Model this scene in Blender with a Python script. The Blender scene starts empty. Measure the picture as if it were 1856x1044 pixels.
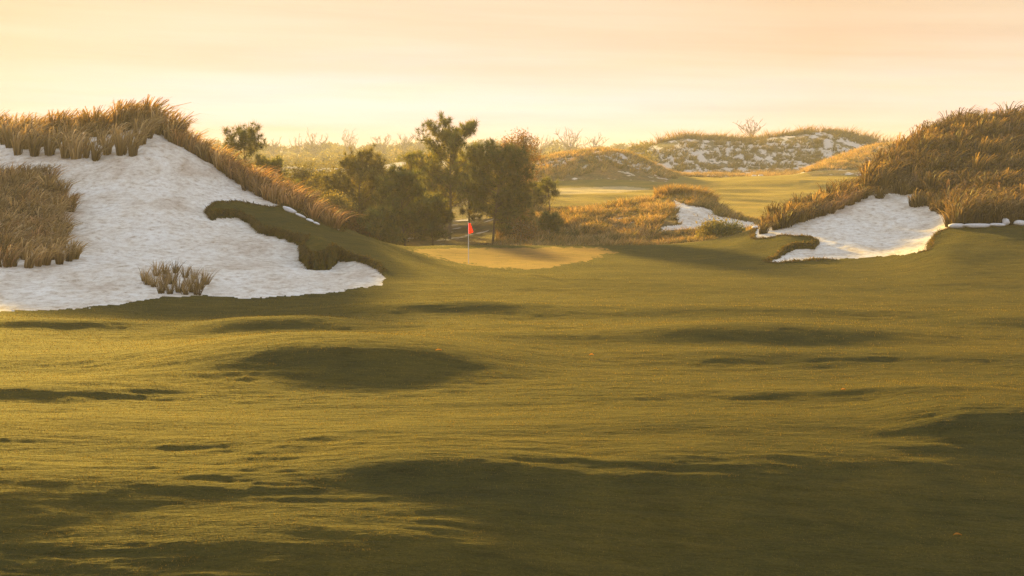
import bpy, math, numpy as np
from mathutils import Matrix, Vector
rng = np.random.default_rng(11)
C = bpy.context.scene.collection
SC = bpy.context.scene
# ------------------------------------------------------------------ camera model (photo units 1856 x 1044)
F = 2578.0; CX = 928.0; CY = 522.0; H = 5.4
PITCH = math.atan(222.0 / F); CP, SP = math.cos(PITCH), math.sin(PITCH)
SUN_AZ, SUN_EL = -21.0, 9.8
EXPO = 2.0

def zat(py, D):                 # height of a point seen at row py at depth D
    y = (CY - np.asarray(py, float)) / F
    t = D / (CP + y * SP)
    return H + t * (y * CP - SP)

def project(X, Y, Z):
    dz = Z - H
    fwd = Y * CP - dz * SP; up = Y * SP + dz * CP
    return CX + F * X / fwd, CY - F * up / fwd

# ------------------------------------------------------------------ noise
_perm = np.random.default_rng(5).permutation(4096)
def pnoise(x, y, seed=0):
    x = np.asarray(x, float) + seed * 37.13; y = np.asarray(y, float) + seed * 11.7
    xi = np.floor(x).astype(np.int64); yi = np.floor(y).astype(np.int64)
    xf = x - xi; yf = y - yi
    def g(ix, iy, dx, dy):
        h = _perm[(_perm[ix & 4095] + iy) & 4095]
        a = h * (2 * np.pi / 4096.0) * 7
        return np.cos(a) * dx + np.sin(a) * dy
    u = xf * xf * xf * (xf * (xf * 6 - 15) + 10); v = yf * yf * yf * (yf * (yf * 6 - 15) + 10)
    a = g(xi, yi, xf, yf); b = g(xi + 1, yi, xf - 1, yf)
    c = g(xi, yi + 1, xf, yf - 1); d = g(xi + 1, yi + 1, xf - 1, yf - 1)
    return (a + u * (b - a)) + v * ((c + u * (d - c)) - (a + u * (b - a)))
def fbm(x, y, o=4, seed=0, g=.5):
    s = 0; a = 1
    for k in range(o):
        s = s + a * pnoise(x * 2 ** k, y * 2 ** k, seed + k); a *= g
    return s
def sstep(a, b, x):
    t = np.clip((x - a) / (b - a), 0, 1); return t * t * (3 - 2 * t)

# ------------------------------------------------------------------ terrain: control lines  (px, D, py)  or (px, D, 'z', height)
L = []
def line(*pts):
    px = []; D = []; Z = []
    for p in pts:
        px.append(p[0]); D.append(p[1]); Z.append(p[3] if len(p) == 4 else float(zat(p[2], p[1])))
    L.append((np.array(px, float), np.array(D, float), np.array(Z, float)))
z = 'z'
line((0, 2, z, -2.5), (1856, 2, z, -3.6))
line((0, 13, z, -1.5), (500, 13, z, -1.3), (900, 13, z, -1.75), (1200, 13, z, -2.4), (1856, 13, z, -2.9))
line((0, 19.5, z, -.68), (500, 19.5, z, -.6), (900, 19.5, z, -.85), (1200, 19.5, z, -1.25), (1856, 19.5, z, -1.6))
line((0, 25.5, z, 0.0), (900, 25.5, z, -.02), (1200, 25.5, z, -.05), (1500, 25.5, z, -.15), (1856, 25.5, z, -.25))
line((0, 34, z, 0.0), (1856, 34, z, 0.0))
# F: foot of the dunes / open fairway
line((-300, 51, z, 0.1), (0, 51.5, z, 0.0), (300, 51, z, -.12), (500, 54, z, -.15), (700, 57, z, -.1), (850, 57, z, 0), (1400, 64, z, 0), (1856, 61, z, 0))
# M: lower slope
line((-300, 66, 470), (0, 65, 470), (270, 68, 470), (400, 69, 474), (500, 70, 478), (600, 69, 492), (700, 66, z, .1), (800, 66, z, .1), (900, 66, z, 0), (1200, 74, z, 0), (1300, 74, z, .02), (1400, 76, 479), (1500, 76, 478), (1600, 76, 471), (1690, 74, 455), (1720, 73, 452), (1856, 71, 468), (2100, 71, 460))
# K1: middle slope
line((-300, 80, 450), (-100, 80, 380), (0, 80, 375), (150, 82, 365), (270, 84, 345), (330, 84, 360), (400, 84, 384), (450, 83, 400), (500, 80, 415), (560, 76, 440), (620, 74, 455), (700, 72, 466), (780, 72, 480), (850, 72, z, .12), (950, 73, z, 0.05), (1200, 80, z, .06), (1300, 80, 468), (1370, 82, 452), (1400, 82, 452), (1500, 83, 440), (1600, 85, 428), (1690, 84, 415), (1722, 81, 414), (1856, 80, 407), (2100, 80, 405))
# K: crest of the left dune / upper face on the right
line((-500, 98, 420), (-340, 98, 330), (-200, 98, 262), (-60, 98, 257), (0, 98, 255), (100, 98, 255), (180, 99, 250), (230, 100, 238), (270, 100, 228), (330, 98, 262), (400, 96, 305), (450, 94, 332), (500, 92, 360), (550, 89, 385), (600, 86, 407), (650, 83, 426), (700, 80, 444), (760, 79, 460), (820, 79, 475), (900, 79, z, .04), (1200, 85, z, .12), (1300, 85, 453), (1370, 87, 425), (1400, 87, 428), (1500, 89, 404), (1600, 93, 370), (1650, 96, 345), (1722, 96, 330), (1856, 97, 300), (2100, 97, 295))
# G: back edge of the green / crest of the right dune
line((-300, 118, z, 0), (0, 118, z, 3), (270, 118, z, 3.5), (450, 108, z, .8), (600, 100, z, -.8), (690, 92, z, .1), (740, 89, 448), (850, 89, 445), (1000, 89, 446), (1180, 90, 446), (1250, 91, 441), (1300, 91, 433), (1340, 91, 424), (1385, 92, 409), (1450, 95, 385), (1500, 98, 365), (1560, 102, 338), (1600, 105, 303), (1650, 109, 265), (1700, 111, 240), (1750, 112, 229), (1856, 113, 221), (2100, 113, 215))
# H: hollow behind
line((-300, 145, z, -1), (450, 140, z, -1.5), (600, 120, z, -2), (700, 105, z, -1.6), (850, 104, z, -1.2), (950, 103, 452), (1200, 104, 447), (1300, 104, 438), (1380, 106, 425), (1450, 128, z, 1.5), (1600, 138, z, 2), (1856, 145, z, 3))
# N1 face of mid dune
line((-300, 160, z, -1), (600, 140, z, -1.5), (700, 122, 440), (850, 118, 438), (950, 114, 430), (1100, 115, 412), (1200, 115, 404), (1240, 116, 400), (1300, 116, 408), (1380, 118, 412), (1450, 140, z, 0.5), (1856, 158, z, 1))
# N crest of mid dune
line((-300, 175, z, -1), (600, 160, z, -.5), (700, 145, 405), (850, 140, 402), (950, 130, 386), (1050, 130, 380), (1120, 132, 373), (1180, 133, 362), (1210, 134, 353), (1250, 134, 352), (1278, 133, 362), (1300, 132, 382), (1340, 131, 396), (1380, 131, 402), (1450, 150, z, -.2), (1856, 170, z, 0))
line((-300, 190, z, -1), (600, 175, z, -.5), (900, 155, z, -1.2), (1200, 152, z, -1.5), (1380, 150, z, -1.2), (1500, 162, z, -.6), (1856, 180, z, 0))
line((-300, 200, z, 0), (700, 190, z, 0.2), (950, 170, 378), (1200, 170, 384), (1380, 168, 386), (1560, 172, 392), (1856, 190, z, 0))
line((-300, 215, z, 1), (700, 207, z, 1), (960, 200, 352), (1120, 200, 352), (1280, 200, 350), (1400, 200, 352), (1560, 200, 345), (1856, 205, z, 2.5))
line((-300, 232, z, 1), (700, 225, z, 1.6), (960, 222, 334), (1100, 222, 334), (1200, 225, 331), (1300, 228, 327), (1400, 230, 320), (1480, 232, 311), (1560, 232, 310), (1856, 232, 305))
# Q crest of the second line of dunes
line((-300, 275, 305), (520, 275, 306), (640, 270, 303), (700, 265, 297), (800, 262, 290), (900, 258, 300), (960, 250, 293), (1000, 248, 284), (1050, 246, 276), (1100, 246, 272), (1140, 247, 280), (1180, 250, 298), (1220, 254, 320), (1300, 256, 322), (1440, 258, 318), (1470, 262, 303), (1500, 264, 290), (1560, 266, 272), (1640, 268, 262), (1750, 268, 262), (1856, 268, 262))
line((-300, 300, z, 4), (700, 295, z, 4), (1000, 280, z, 4), (1150, 278, z, 3), (1220, 276, 321), (1440, 278, 317), (1520, 285, z, 5), (1856, 290, z, 5))
# S crest of the far dunes
line((-300, 350, 304), (520, 345, 304), (700, 345, 301), (900, 345, 300), (1060, 340, 293), (1110, 335, 285), (1160, 330, 272), (1200, 330, 259), (1240, 330, 250), (1300, 332, 252), (1345, 332, 256), (1385, 332, 249), (1430, 332, 244), (1480, 332, 238), (1530, 334, 244), (1580, 336, 258), (1620, 338, 268), (1700, 340, 275), (1856, 340, 275))
line((0, 420, z, 5), (1856, 420, z, 5))
line((0, 620, z, 8), (1856, 620, z, 8))
line((-300, 780, 275), (500, 780, 276), (560, 780, 278), (640, 780, 273), (720, 780, 275), (800, 780, 274), (900, 780, 272), (1100, 780, 280), (1300, 780, 284), (1856, 780, 282))
line((0, 1000, z, 10), (1856, 1000, z, 10))
line((0, 1400, z, 12), (1856, 1400, z, 12))

def pxa(px): return (px - CX) / (F * CP)      # azimuth ratio X/D at the horizon
cols = np.concatenate([np.linspace(-1600, -360, 60, endpoint=False), np.arange(-360, 2216, 2.0), np.linspace(2216, 3460, 60)])
rows = [2.0]
Rd = [2.0, 6, 10, 13]
D = 13.0
while D < 1400:
    if D < 90:   s = min(max(D * D / 13900 * 1.7, .04), .22)
    elif D < 115: s = .16
    elif D < 140: s = .3
    elif D < 360: s = .7
    else: s = 8
    D += s; Rd.append(D)
rows = np.array(Rd)
NC, NR = len(cols), len(rows)
print('grid', NC, NR)

def smooth1(a, s):
    k = np.exp(-.5 * (np.arange(-3 * s, 3 * s + 1) / s) ** 2); k /= k.sum()
    return np.convolve(np.pad(a, 3 * s, mode='edge'), k, mode='valid')
pxd = np.arange(-1700, 3600, 4.0)
LD = []; LZ = []
for (p, d, zz) in L:
    dd = np.interp(pxd, p, d); z3 = np.interp(pxd, p, zz)
    LD.append(np.interp(cols, pxd, smooth1(dd, 4))); LZ.append(np.interp(cols, pxd, smooth1(z3, 4)))
LD = np.array(LD); LZ = np.array(LZ)
for k in range(1, len(LD)): LD[k] = np.maximum(LD[k], LD[k - 1] + 1.5)
def pchip_cols(LD, LZ, rows):
    n, m = LD.shape
    h = np.diff(LD, axis=0); dl = np.diff(LZ, axis=0) / h
    sl = np.zeros_like(LZ)
    w1 = 2 * h[1:] + h[:-1]; w2 = h[1:] + 2 * h[:-1]
    with np.errstate(divide='ignore', invalid='ignore'):
        mm = (w1 + w2) / (w1 / dl[:-1] + w2 / dl[1:])
    sl[1:-1] = np.where(dl[:-1] * dl[1:] > 0, mm, 0)
    Z = np.zeros((len(rows), m))
    for j in range(m):
        k = np.clip(np.searchsorted(LD[:, j], rows, side='right') - 1, 0, n - 2)
        t = (rows - LD[k, j]) / h[k, j]; t = np.clip(t, 0, 1)
        Z[:, j] = ((2 * t ** 3 - 3 * t ** 2 + 1) * LZ[k, j] + (t ** 3 - 2 * t ** 2 + t) * h[k, j] * sl[k, j]
                   + (-2 * t ** 3 + 3 * t ** 2) * LZ[k + 1, j] + (t ** 3 - t ** 2) * h[k, j] * sl[k + 1, j])
    return Z
Z = pchip_cols(LD, LZ, rows)
A = pxa(cols)
YY = np.repeat(rows[:, None], NC, 1); XX = YY * A[None, :]
PXI = np.repeat(cols[None, :], NR, 0)

# fairway mounds: crest column, crest row, half width (columns), row where its shade ends, tilt
TE = math.tan(math.radians(SUN_EL))
def mound(px, c, wpx, e, tilt=0.0, far=3.0, hs=1.0, slope=.235):
    global Z
    h = (13921 / (c - 300) - 13921 / (e - 300)) / (2578 / (c - 300) + 1 / TE) * hs
    D0 = (H - h) / (c - 300) * F
    X0 = (px - CX) / F * D0; su = wpx / F * D0; sn = h / slope
    u = XX - X0; v = YY - D0 - tilt * u
    Z = Z + h * np.exp(-np.abs(u / (su * 1.35)) ** 2.6) * np.where(v < 0, np.exp(-(v / sn) ** 2), np.exp(-(v / (sn * far)) ** 2))
mound(585, 618, 250, 694, .02, 2.2, 1.15, .29)
mound(500, 573, 120, 606, .05, 2)
mound(1430, 590, 200, 632, 0, 2.5, 1.15, .27)
mound(770, 838, 160, 880, .05)
mound(1830, 742, 150, 812, 0, 2.5, 1.1)
mound(60, 704, 150, 730, .08, 3)
mound(1560, 714, 230, 736, -.07, 3)
mound(1850, 574, 110, 598, 0, 2.5)
mound(760, 550, 190, 572, 0, 2, 1.0)
mound(90, 576, 160, 596, 0.04, 2)
# long low swells that only catch and lose the light
for px, c, wpx, e, tilt in [(300, 640, 330, 668, .05), (1180, 560, 330, 580, -.08), (1500, 640, 380, 664, -.05), (1150, 770, 420, 800, .02), (450, 790, 400, 822, -.03),
                            (120, 760, 260, 790, .06), (1000, 610, 300, 632, .03), (1650, 566, 300, 582, -.06), (700, 590, 260, 606, -.04), (1500, 815, 350, 850, .04), (200, 860, 330, 900, .03), (620, 930, 300, 980, -.03)]:
    mound(px, c, wpx, e, tilt, 1.6, .8, .12)
# noise relief
near = sstep(10, 20, YY) * (1 - sstep(58, 92, YY))
fw = sstep(10, 16, YY) * (1 - sstep(84, 95, YY))
flat = np.exp(-((np.maximum(Z, 0)) / 1.2) ** 2)
Z = Z + fw * flat * (.21 * fbm(XX / 15, YY / 8.5, 2, 1) + .036 * near * fbm(XX / 3.4 + .1 * YY, YY / 1.5, 3, 7))
rip = fbm(XX / 1.9 + .2 * YY, YY / .40, 4, 17, .6)
Z = Z + fw * flat * .028 * near * rip * (0.45 + 1.1 * sstep(-.3, .4, fbm(XX / 6, YY / 4, 2, 23)))
ff = sstep(150, 175, YY) * (1 - sstep(226, 238, YY)) * sstep(900, 980, PXI)
Z = Z + ff * (.62 * pnoise(XX / 17 + YY / 40, YY / 9, 31) + .2 * pnoise(XX / 7, YY / 4, 33))
dn = sstep(58, 75, YY) * (1 - sstep(230, 300, YY)) * (1 - flat) * (1 - ff)
Z = Z + dn * (.25 * fbm(XX / 6, YY / 6, 4, 41))
df = sstep(240, 260, YY) * (1 - sstep(600, 900, YY))
Z = Z + df * .8 * fbm(XX / 22, YY / 22, 4, 51) + sstep(600, 740, YY) * 4 * fbm(XX / 70, YY / 200, 2, 57)

# ------------------------------------------------------------------ surface regions
def inpoly(px, py, poly):
    poly = np.array(poly, float); n = len(poly); r = np.zeros(px.shape, bool)
    for i in range(n):
        x1, y1 = poly[i]; x2, y2 = poly[(i + 1) % n]
        if y1 == y2: continue
        c = ((y1 > py) != (y2 > py)) & (px < (x2 - x1) * (py - y1) / (y2 - y1) + x1)
        r ^= c
    return r
JX, JY = pnoise(XX / .7, YY / 1.1, 61) * 8 + pnoise(XX / .25, YY / .4, 62) * 5, pnoise(XX / .6, YY / 1.0, 63) * 5 + pnoise(XX / .2, YY / .4, 64) * 3
PX, PY = project(XX, YY, Z)
SAND_L = [(-900, 585), (0, 567), (130, 563), (220, 553), (290, 541), (370, 537), (450, 543), (520, 538), (600, 533), (640, 525), (691, 517), (697, 500), (685, 485), (650, 472), (612, 470), (597, 487), (560, 486), (545, 470), (555, 455), (540, 440), (510, 430), (470, 422), (455, 405), (425, 392), (395, 393), (384, 398), (371, 383), (388, 373), (425, 371), (470, 380), (497, 384), (514, 377), (552, 393), (590, 409), (618, 418), (625, 400), (560, 340), (400, 240), (330, 215), (270, 190), (-900, 190)]
SAND_R = [(1368, 418), (1380, 404), (1460, 380), (1470, 330), (1560, 300), (1722, 330), (1722, 414), (1700, 424), (1685, 440), (1680, 455), (1640, 463), (1540, 470), (1400, 476), (1392, 473), (1420, 461), (1440, 451), (1478, 448), (1483, 438), (1470, 433), (1430, 434), (1368, 432)]
ROUGH_R = [(1376, 414), (1370, 380), (1470, 300), (1560, 280), (1650, 200), (2900, 100), (2900, 396), (1856, 404), (1800, 409), (1722, 414), (1722, 396), (1690, 385), (1655, 352), (1600, 352), (1560, 356), (1500, 388), (1450, 404), (1400, 414)]
SAND_M = [(1221, 364), (1245, 372), (1285, 378), (1300, 392), (1362, 402), (1382, 411), (1340, 413), (1290, 410), (1240, 415), (1200, 418), (1198, 412), (1232, 407), (1224, 395)]
GREEN = [(742, 452), (850, 450), (1085, 449), (1110, 458), (1060, 474), (1000, 483), (940, 489), (880, 485), (800, 470)]
GREEN_F = [(960, 343), (1130, 338), (1180, 343), (1120, 350), (965, 354)]
qx, qy = PX + JX * .6, PY + JY * .6
inD = (YY > 47) & (YY < 101)
SAND = inpoly(qx, qy, SAND_L) & inD & (PXI < 705)
SANDR = inpoly(qx, qy, SAND_R) & (YY > 68) & (YY < 112)
ROUGHR = inpoly(qx, qy, ROUGH_R) & (YY > 70)
SANDR &= ~ROUGHR
SANDM = inpoly(PX + JX * .5, PY + JY * .4, SAND_M) & (YY > 100) & (YY < 137)
GREENM = inpoly(PX + JX * 4, PY + JY * .7 + 3 * pnoise(XX / 2, YY / 2, 66), GREEN) & (YY > 60) & (YY < 92)
GREENF = inpoly(PX, PY, GREEN_F) & (YY > 160) & (YY < 232)

def blur(M, sy, sx):
    M = M.astype(float)
    def box(a, r, ax):
        c = np.cumsum(np.pad(a, [(r + 1, r) if i == ax else (0, 0) for i in range(2)], mode='edge'), axis=ax)
        n = a.shape[ax]
        hi = np.take(c, np.arange(2 * r + 1, 2 * r + 1 + n), axis=ax); lo = np.take(c, np.arange(0, n), axis=ax)
        return (hi - lo) / (2 * r + 1)
    for _ in range(2): M = box(box(M, sy, 0), sx, 1)
    return M
# turf lips stand above the sand
lobeL = sstep(365, 400, PXI) * (1 - sstep(690, 720, PXI)) * sstep(66, 71, YY)
lobeR = np.exp(-((PXI - 1430) / 60) ** 2) * sstep(75, 77, YY) + .7 * np.exp(-((PXI - 1695) / 25) ** 2)
bS = sstep(0, .8, blur(SAND | SANDR, 22, 34)) * .35
turf = ~(SAND | SANDR | ROUGHR) & (YY < 92)
amp = .07 + .24 * lobeL + .20 * np.clip(lobeR, 0, 1)
core = np.exp(-((PXI - 585) / 45) ** 2) * np.exp(-((YY - 73) / 5) ** 2)
amp = amp + .75 * core
Z = Z + turf * amp * sstep(0, .25, bS) * (YY > 46)
# sand surface: tracks and washes
sm = (SAND | SANDR | SANDM).astype(float)
Z = Z - sm * .05 + sm * (.08 * fbm(XX / 2.0, YY / 4.5, 3, 71) + .022 * fbm(XX / .8, YY / .7, 3, 75))
# terrain lookup
ci = np.arange(NC); ri = np.arange(NR)
def gz(X, Y):
    X = np.asarray(X, float); Y = np.asarray(Y, float)
    px = CX + F * CP * X / Y
    c = np.clip(np.interp(px, cols, ci), 0, NC - 1.001); r = np.clip(np.interp(Y, rows, ri), 0, NR - 1.001)
    c0 = c.astype(int); r0 = r.astype(int); fc = c - c0; fr = r - r0
    return (Z[r0, c0] * (1 - fc) * (1 - fr) + Z[r0, c0 + 1] * fc * (1 - fr) + Z[r0 + 1, c0] * (1 - fc) * fr + Z[r0 + 1, c0 + 1] * fc * fr)
def look(M, X, Y):
    px = CX + F * CP * X / Y
    c = np.clip(np.rint(np.interp(px, cols, ci)).astype(int), 0, NC - 1); r = np.clip(np.rint(np.interp(Y, rows, ri)).astype(int), 0, NR - 1)
    return M[r, c]
def xy(px, D):
    px = np.asarray(px, float); return (px - CX) / (F * CP) * D, D

# ------------------------------------------------------------------ mesh helper
def mkmesh(name, V, polys, mat, col=None, smooth=False, parent=None, link=True):
    """polys: list of (M,k) index arrays"""
    me = bpy.data.meshes.new(name)
    V = np.asarray(V, np.float32); me.vertices.add(len(V)); me.vertices.foreach_set('co', V.ravel())
    idx = np.concatenate([p.ravel() for p in polys]).astype(np.int32)
    tot = np.concatenate([np.full(len(p), p.shape[1]) for p in polys])
    st = np.concatenate([[0], np.cumsum(tot)[:-1]]).astype(np.int32)
    me.loops.add(len(idx)); me.loops.foreach_set('vertex_index', idx)
    me.polygons.add(len(tot)); me.polygons.foreach_set('loop_start', st)
    me.polygons.foreach_set('use_smooth', np.full(len(tot), smooth, bool))
    if col is not None:
        a = me.color_attributes.new('Col', 'FLOAT_COLOR', 'POINT')
        c = np.ones((len(V), 4), np.float32); c[:, :3] = col; a.data.foreach_set('color', c.ravel())
    me.update(calc_edges=True)
    if mat: me.materials.append(mat)
    if not link: return me
    o = bpy.data.objects.new(name, me); C.objects.link(o)
    if parent: o.parent = parent
    return o
def tag(o, label=None, cat=None, group=None, kind=None):
    if label: o['label'] = label
    if cat: o['category'] = cat
    if group: o['group'] = group
    if kind: o['kind'] = kind
    return o

# ------------------------------------------------------------------ materials
def newmat(name):
    m = bpy.data.materials.new(name); m.use_nodes = True; nt = m.node_tree; nt.nodes.clear()
    return m, nt
def N(nt, t, **k):
    n = nt.nodes.new(t)
    for a, b in k.items():
        if a.startswith('i_'):
            n.inputs[a[2:].replace('_', ' ')].default_value = b
        else: setattr(n, a, b)
    return n
def noise(nt, vec, scale, detail=4, rough=.55, stretch=None):
    if stretch:
        mp = N(nt, 'ShaderNodeMapping'); mp.inputs['Scale'].default_value = stretch
        nt.links.new(vec, mp.inputs['Vector']); vec = mp.outputs[0]
    n = N(nt, 'ShaderNodeTexNoise'); n.inputs['Scale'].default_value = scale; n.inputs['Detail'].default_value = detail; n.inputs['Roughness'].default_value = rough
    nt.links.new(vec, n.inputs['Vector']); return n.outputs['Fac']
def ramp(nt, fac, stops, interp='LINEAR'):
    r = N(nt, 'ShaderNodeValToRGB'); e = r.color_ramp.elements; r.color_ramp.interpolation = interp
    while len(e) > 1: e.remove(e[-1])
    e[0].position = stops[0][0]; e[0].color = (*stops[0][1], 1)
    for p, c in stops[1:]:
        x = e.new(p); x.color = (*c, 1)
    nt.links.new(fac, r.inputs[0]); return r.outputs[0]
def mixc(nt, f, a, b, mode='MIX'):
    m = N(nt, 'ShaderNodeMix', data_type='RGBA', blend_type=mode)
    for s, v in ((0, f), (6, a), (7, b)):
        if isinstance(v, (int, float)): m.inputs[s].default_value = v
        elif isinstance(v, tuple): m.inputs[s].default_value = (*v, 1)
        else: nt.links.new(v, m.inputs[s])
    return m.outputs[2]
def bump(nt, h, strength, dist, prev=None):
    b = N(nt, 'ShaderNodeBump'); b.inputs['Strength'].default_value = strength; b.inputs['Distance'].default_value = dist
    nt.links.new(h, b.inputs['Height'])
    if prev: nt.links.new(prev, b.inputs['Normal'])
    return b.outputs[0]
def pos(nt): return N(nt, 'ShaderNodeNewGeometry').outputs['Position']
def surf(nt, col, rough=.8, normal=None, spec=.2, trans=None, tcol=None, sheen=0, sheen_tint=(1, .8, .4), sheen_r=.4):
    p = N(nt, 'ShaderNodeBsdfPrincipled'); p.inputs['Roughness'].default_value = rough; p.inputs['Specular IOR Level'].default_value = spec
    if isinstance(col, tuple): p.inputs['Base Color'].default_value = (*col, 1)
    else: nt.links.new(col, p.inputs['Base Color'])
    if sheen:
        p.inputs['Sheen Weight'].default_value = sheen; p.inputs['Sheen Tint'].default_value = (*sheen_tint, 1); p.inputs['Sheen Roughness'].default_value = sheen_r
    if normal: nt.links.new(normal, p.inputs['Normal'])
    out = N(nt, 'ShaderNodeOutputMaterial'); last = p.outputs[0]
    if trans:
        t = N(nt, 'ShaderNodeBsdfTranslucent')
        tc = tcol if tcol is not None else col
        if isinstance(tc, tuple): t.inputs[0].default_value = (*tc, 1)
        else: nt.links.new(tc, t.inputs[0])
        mx = N(nt, 'ShaderNodeMixShader'); mx.inputs[0].default_value = trans
        nt.links.new(last, mx.inputs[1]); nt.links.new(t.outputs[0], mx.inputs[2]); last = mx.outputs[0]
    nt.links.new(last, out.inputs['Surface'])

def turf_mat(name, c1, c2, c3, fine=1.0, sheen=.03):
    m, nt = newmat(name); P = pos(nt)
    n1 = noise(nt, P, .35, 4, .6, (.5, 1, 1)); n2 = noise(nt, P, 2.2, 5, .65, (.45, 1.2, 1)); n3 = noise(nt, P, 28, 3, .7, (.6, 1, 1))
    a = ramp(nt, n1, [(.32, c1), (.5, c2), (.68, c3)])
    b = ramp(nt, n2, [(.3, (.62, .66, .7)), (.5, (1, 1, 1)), (.72, (1.35, 1.25, 1.1))])
    c = mixc(nt, 1.0, a, b, 'MULTIPLY')
    d = ramp(nt, n3, [(.3, (.55, .6, .62)), (.55, (1, 1, 1)), (.75, (1.5, 1.4, 1.1))])
    c = mixc(nt, .8, c, d, 'MULTIPLY')
    n5 = noise(nt, P, 5.5, 4, .7, (.28, 1, 1))
    nb = bump(nt, n2, .5 * fine, .10); nb = bump(nt, n5, 1.0 * fine, .16, nb); nb = bump(nt, n3, .8 * fine, .03, nb)
    surf(nt, c, .95, nb, .04, sheen=sheen, sheen_tint=(1, .75, .25), sheen_r=.35)
    return m
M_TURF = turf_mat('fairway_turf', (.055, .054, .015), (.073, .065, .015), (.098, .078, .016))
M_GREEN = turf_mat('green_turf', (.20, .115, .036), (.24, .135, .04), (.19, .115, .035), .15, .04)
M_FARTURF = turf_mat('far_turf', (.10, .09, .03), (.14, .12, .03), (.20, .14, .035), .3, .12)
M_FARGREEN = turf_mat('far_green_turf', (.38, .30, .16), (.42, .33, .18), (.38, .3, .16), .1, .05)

def sand_mat():
    m, nt = newmat('bunker_sand'); P = pos(nt)
    n1 = noise(nt, P, .38, 6, .68, (.9, .5, .8)); n2 = noise(nt, P, 3.2, 6, .7, (.8, .6, 1.0)); n3 = noise(nt, P, 11, 4, .7, (.6, .8, 1))
    a = ramp(nt, n1, [(.34, (.60, .51, .41)), (.47, (.74, .68, .58)), (.60, (.81, .77, .69))])
    b = ramp(nt, n2, [(.28, (.50, .41, .32)), (.42, (.84, .79, .74)), (.56, (1, 1, 1)), (.8, (1.1, 1.1, 1.1))])
    c = mixc(nt, 1.0, a, b, 'MULTIPLY')
    d = ramp(nt, n3, [(.28, (.45, .37, .28)), (.42, (1, 1, 1)), (.7, (1.05, 1.05, 1.05))])
    c = mixc(nt, .7, c, d, 'MULTIPLY')
    nb = bump(nt, n2, .6, .10); nb = bump(nt, n3, .6, .05, nb)
    surf(nt, c, .95, nb, .1)
    return m
M_SAND = sand_mat()
def rough_mat(name, c1, c2, c3, sc=1.0, sand=None, sx=(1, 1, 1)):
    m, nt = newmat(name); P = pos(nt)
    n1 = noise(nt, P, .3 * sc, 5, .65, sx); n2 = noise(nt, P, 2.4 * sc, 5, .7, sx)
    a = ramp(nt, n1, [(.33, c1), (.5, c2), (.67, c3)])
    b = ramp(nt, n2, [(.3, (.5, .5, .5)), (.52, (1, 1, 1)), (.75, (1.5, 1.4, 1.2))])
    c = mixc(nt, 1.0, a, b, 'MULTIPLY')
    if sand:
        n4 = noise(nt, P, sand[0], 4, .62, sand[2]); f = ramp(nt, n4, [(sand[1], (0, 0, 0)), (sand[1] + .05, (1, 1, 1))])
        c = mixc(nt, f, c, (.62, .56, .5))
    nb = bump(nt, n2, .8, .3 / sc)
    surf(nt, c, .95, nb, .1)
    return m
M_ROUGH = rough_mat('scrub_ground', (.10, .085, .03), (.16, .11, .045), (.22, .13, .05), 1.0, (.35, .60, (1, 1, 1)))
M_DUNESOIL = rough_mat('dune_thatch', (.10, .07, .035), (.15, .10, .05), (.22, .16, .10), 1.5)
M_FARDUNE = rough_mat('far_dune_ground', (.09, .085, .05), (.13, .115, .07), (.17, .14, .09), .5, (.40, .465, (1.3, .45, .6)))
M_HILL = rough_mat('wooded_ground', (.06, .06, .03), (.09, .08, .035), (.12, .10, .04), .15)

# ------------------------------------------------------------------ ground objects out of the one height field
def cellmask(M): return M[:-1, :-1]
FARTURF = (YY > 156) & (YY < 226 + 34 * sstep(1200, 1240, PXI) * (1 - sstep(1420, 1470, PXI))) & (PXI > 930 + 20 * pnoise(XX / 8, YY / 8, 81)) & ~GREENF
# far fairway is bounded by the dune foot on the right of it
cls = np.full((NR, NC), 4)                       # scrub
cls[(YY < 92) ] = 0
cls[(YY >= 92) & (PXI > 1300) & (YY < 150)] = 6
cls[(YY >= 90) & (PXI < 705) & (YY < 140)] = 6
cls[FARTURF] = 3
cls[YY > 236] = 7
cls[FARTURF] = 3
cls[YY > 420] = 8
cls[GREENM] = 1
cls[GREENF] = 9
cls[ROUGHR & (YY < 150)] = 6
cls[SAND | SANDR] = 2
cls[SANDM] = 5
V = np.stack([XX, YY, Z], -1).reshape(-1, 3)
idx = np.arange(NR * NC).reshape(NR, NC)
Q = np.stack([idx[:-1, :-1], idx[:-1, 1:], idx[1:, 1:], idx[1:, :-1]], -1)
cc = cellmask(cls).copy()
tb = turf & ((lobeL > .05) | (lobeR > .1) | (core > .1))
anyt = tb[:-1, :-1] | tb[1:, :-1] | tb[:-1, 1:] | tb[1:, 1:]
cc[anyt & (cc == 2)] = 0
left = cellmask(PXI) < 900
def piece(name, sel, mat, label, cat):
    q = Q[sel]; u, inv = np.unique(q.ravel(), return_inverse=True)
    o = mkmesh(name, V[u], [inv.reshape(-1, 4)], mat, smooth=True)
    tag(o, label, cat, kind='structure'); return o
piece('fairway', cc == 0, M_TURF, 'rolling golden green mown fairway in the foreground', 'fairway')
piece('putting_green', cc == 1, M_GREEN, 'tan brown putting green around the red flag', 'putting green')
piece('sand_bunker', (cc == 2) & left, M_SAND, 'large white sand face of the left dune', 'bunker')
piece('sand_bunker', (cc == 2) & ~left, M_SAND, 'white sand bunker under the dark grass of the right dune', 'bunker')
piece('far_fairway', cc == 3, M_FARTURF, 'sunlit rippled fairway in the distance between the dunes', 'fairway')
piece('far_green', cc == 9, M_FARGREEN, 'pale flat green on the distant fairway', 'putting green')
piece('scrub_ground', cc == 4, M_ROUGH, 'brown scrubby ground in the hollow behind the green', 'ground')
piece('sand_bunker', cc == 5, M_SAND, 'small white sand scoop in the low middle dune', 'bunker')
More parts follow.
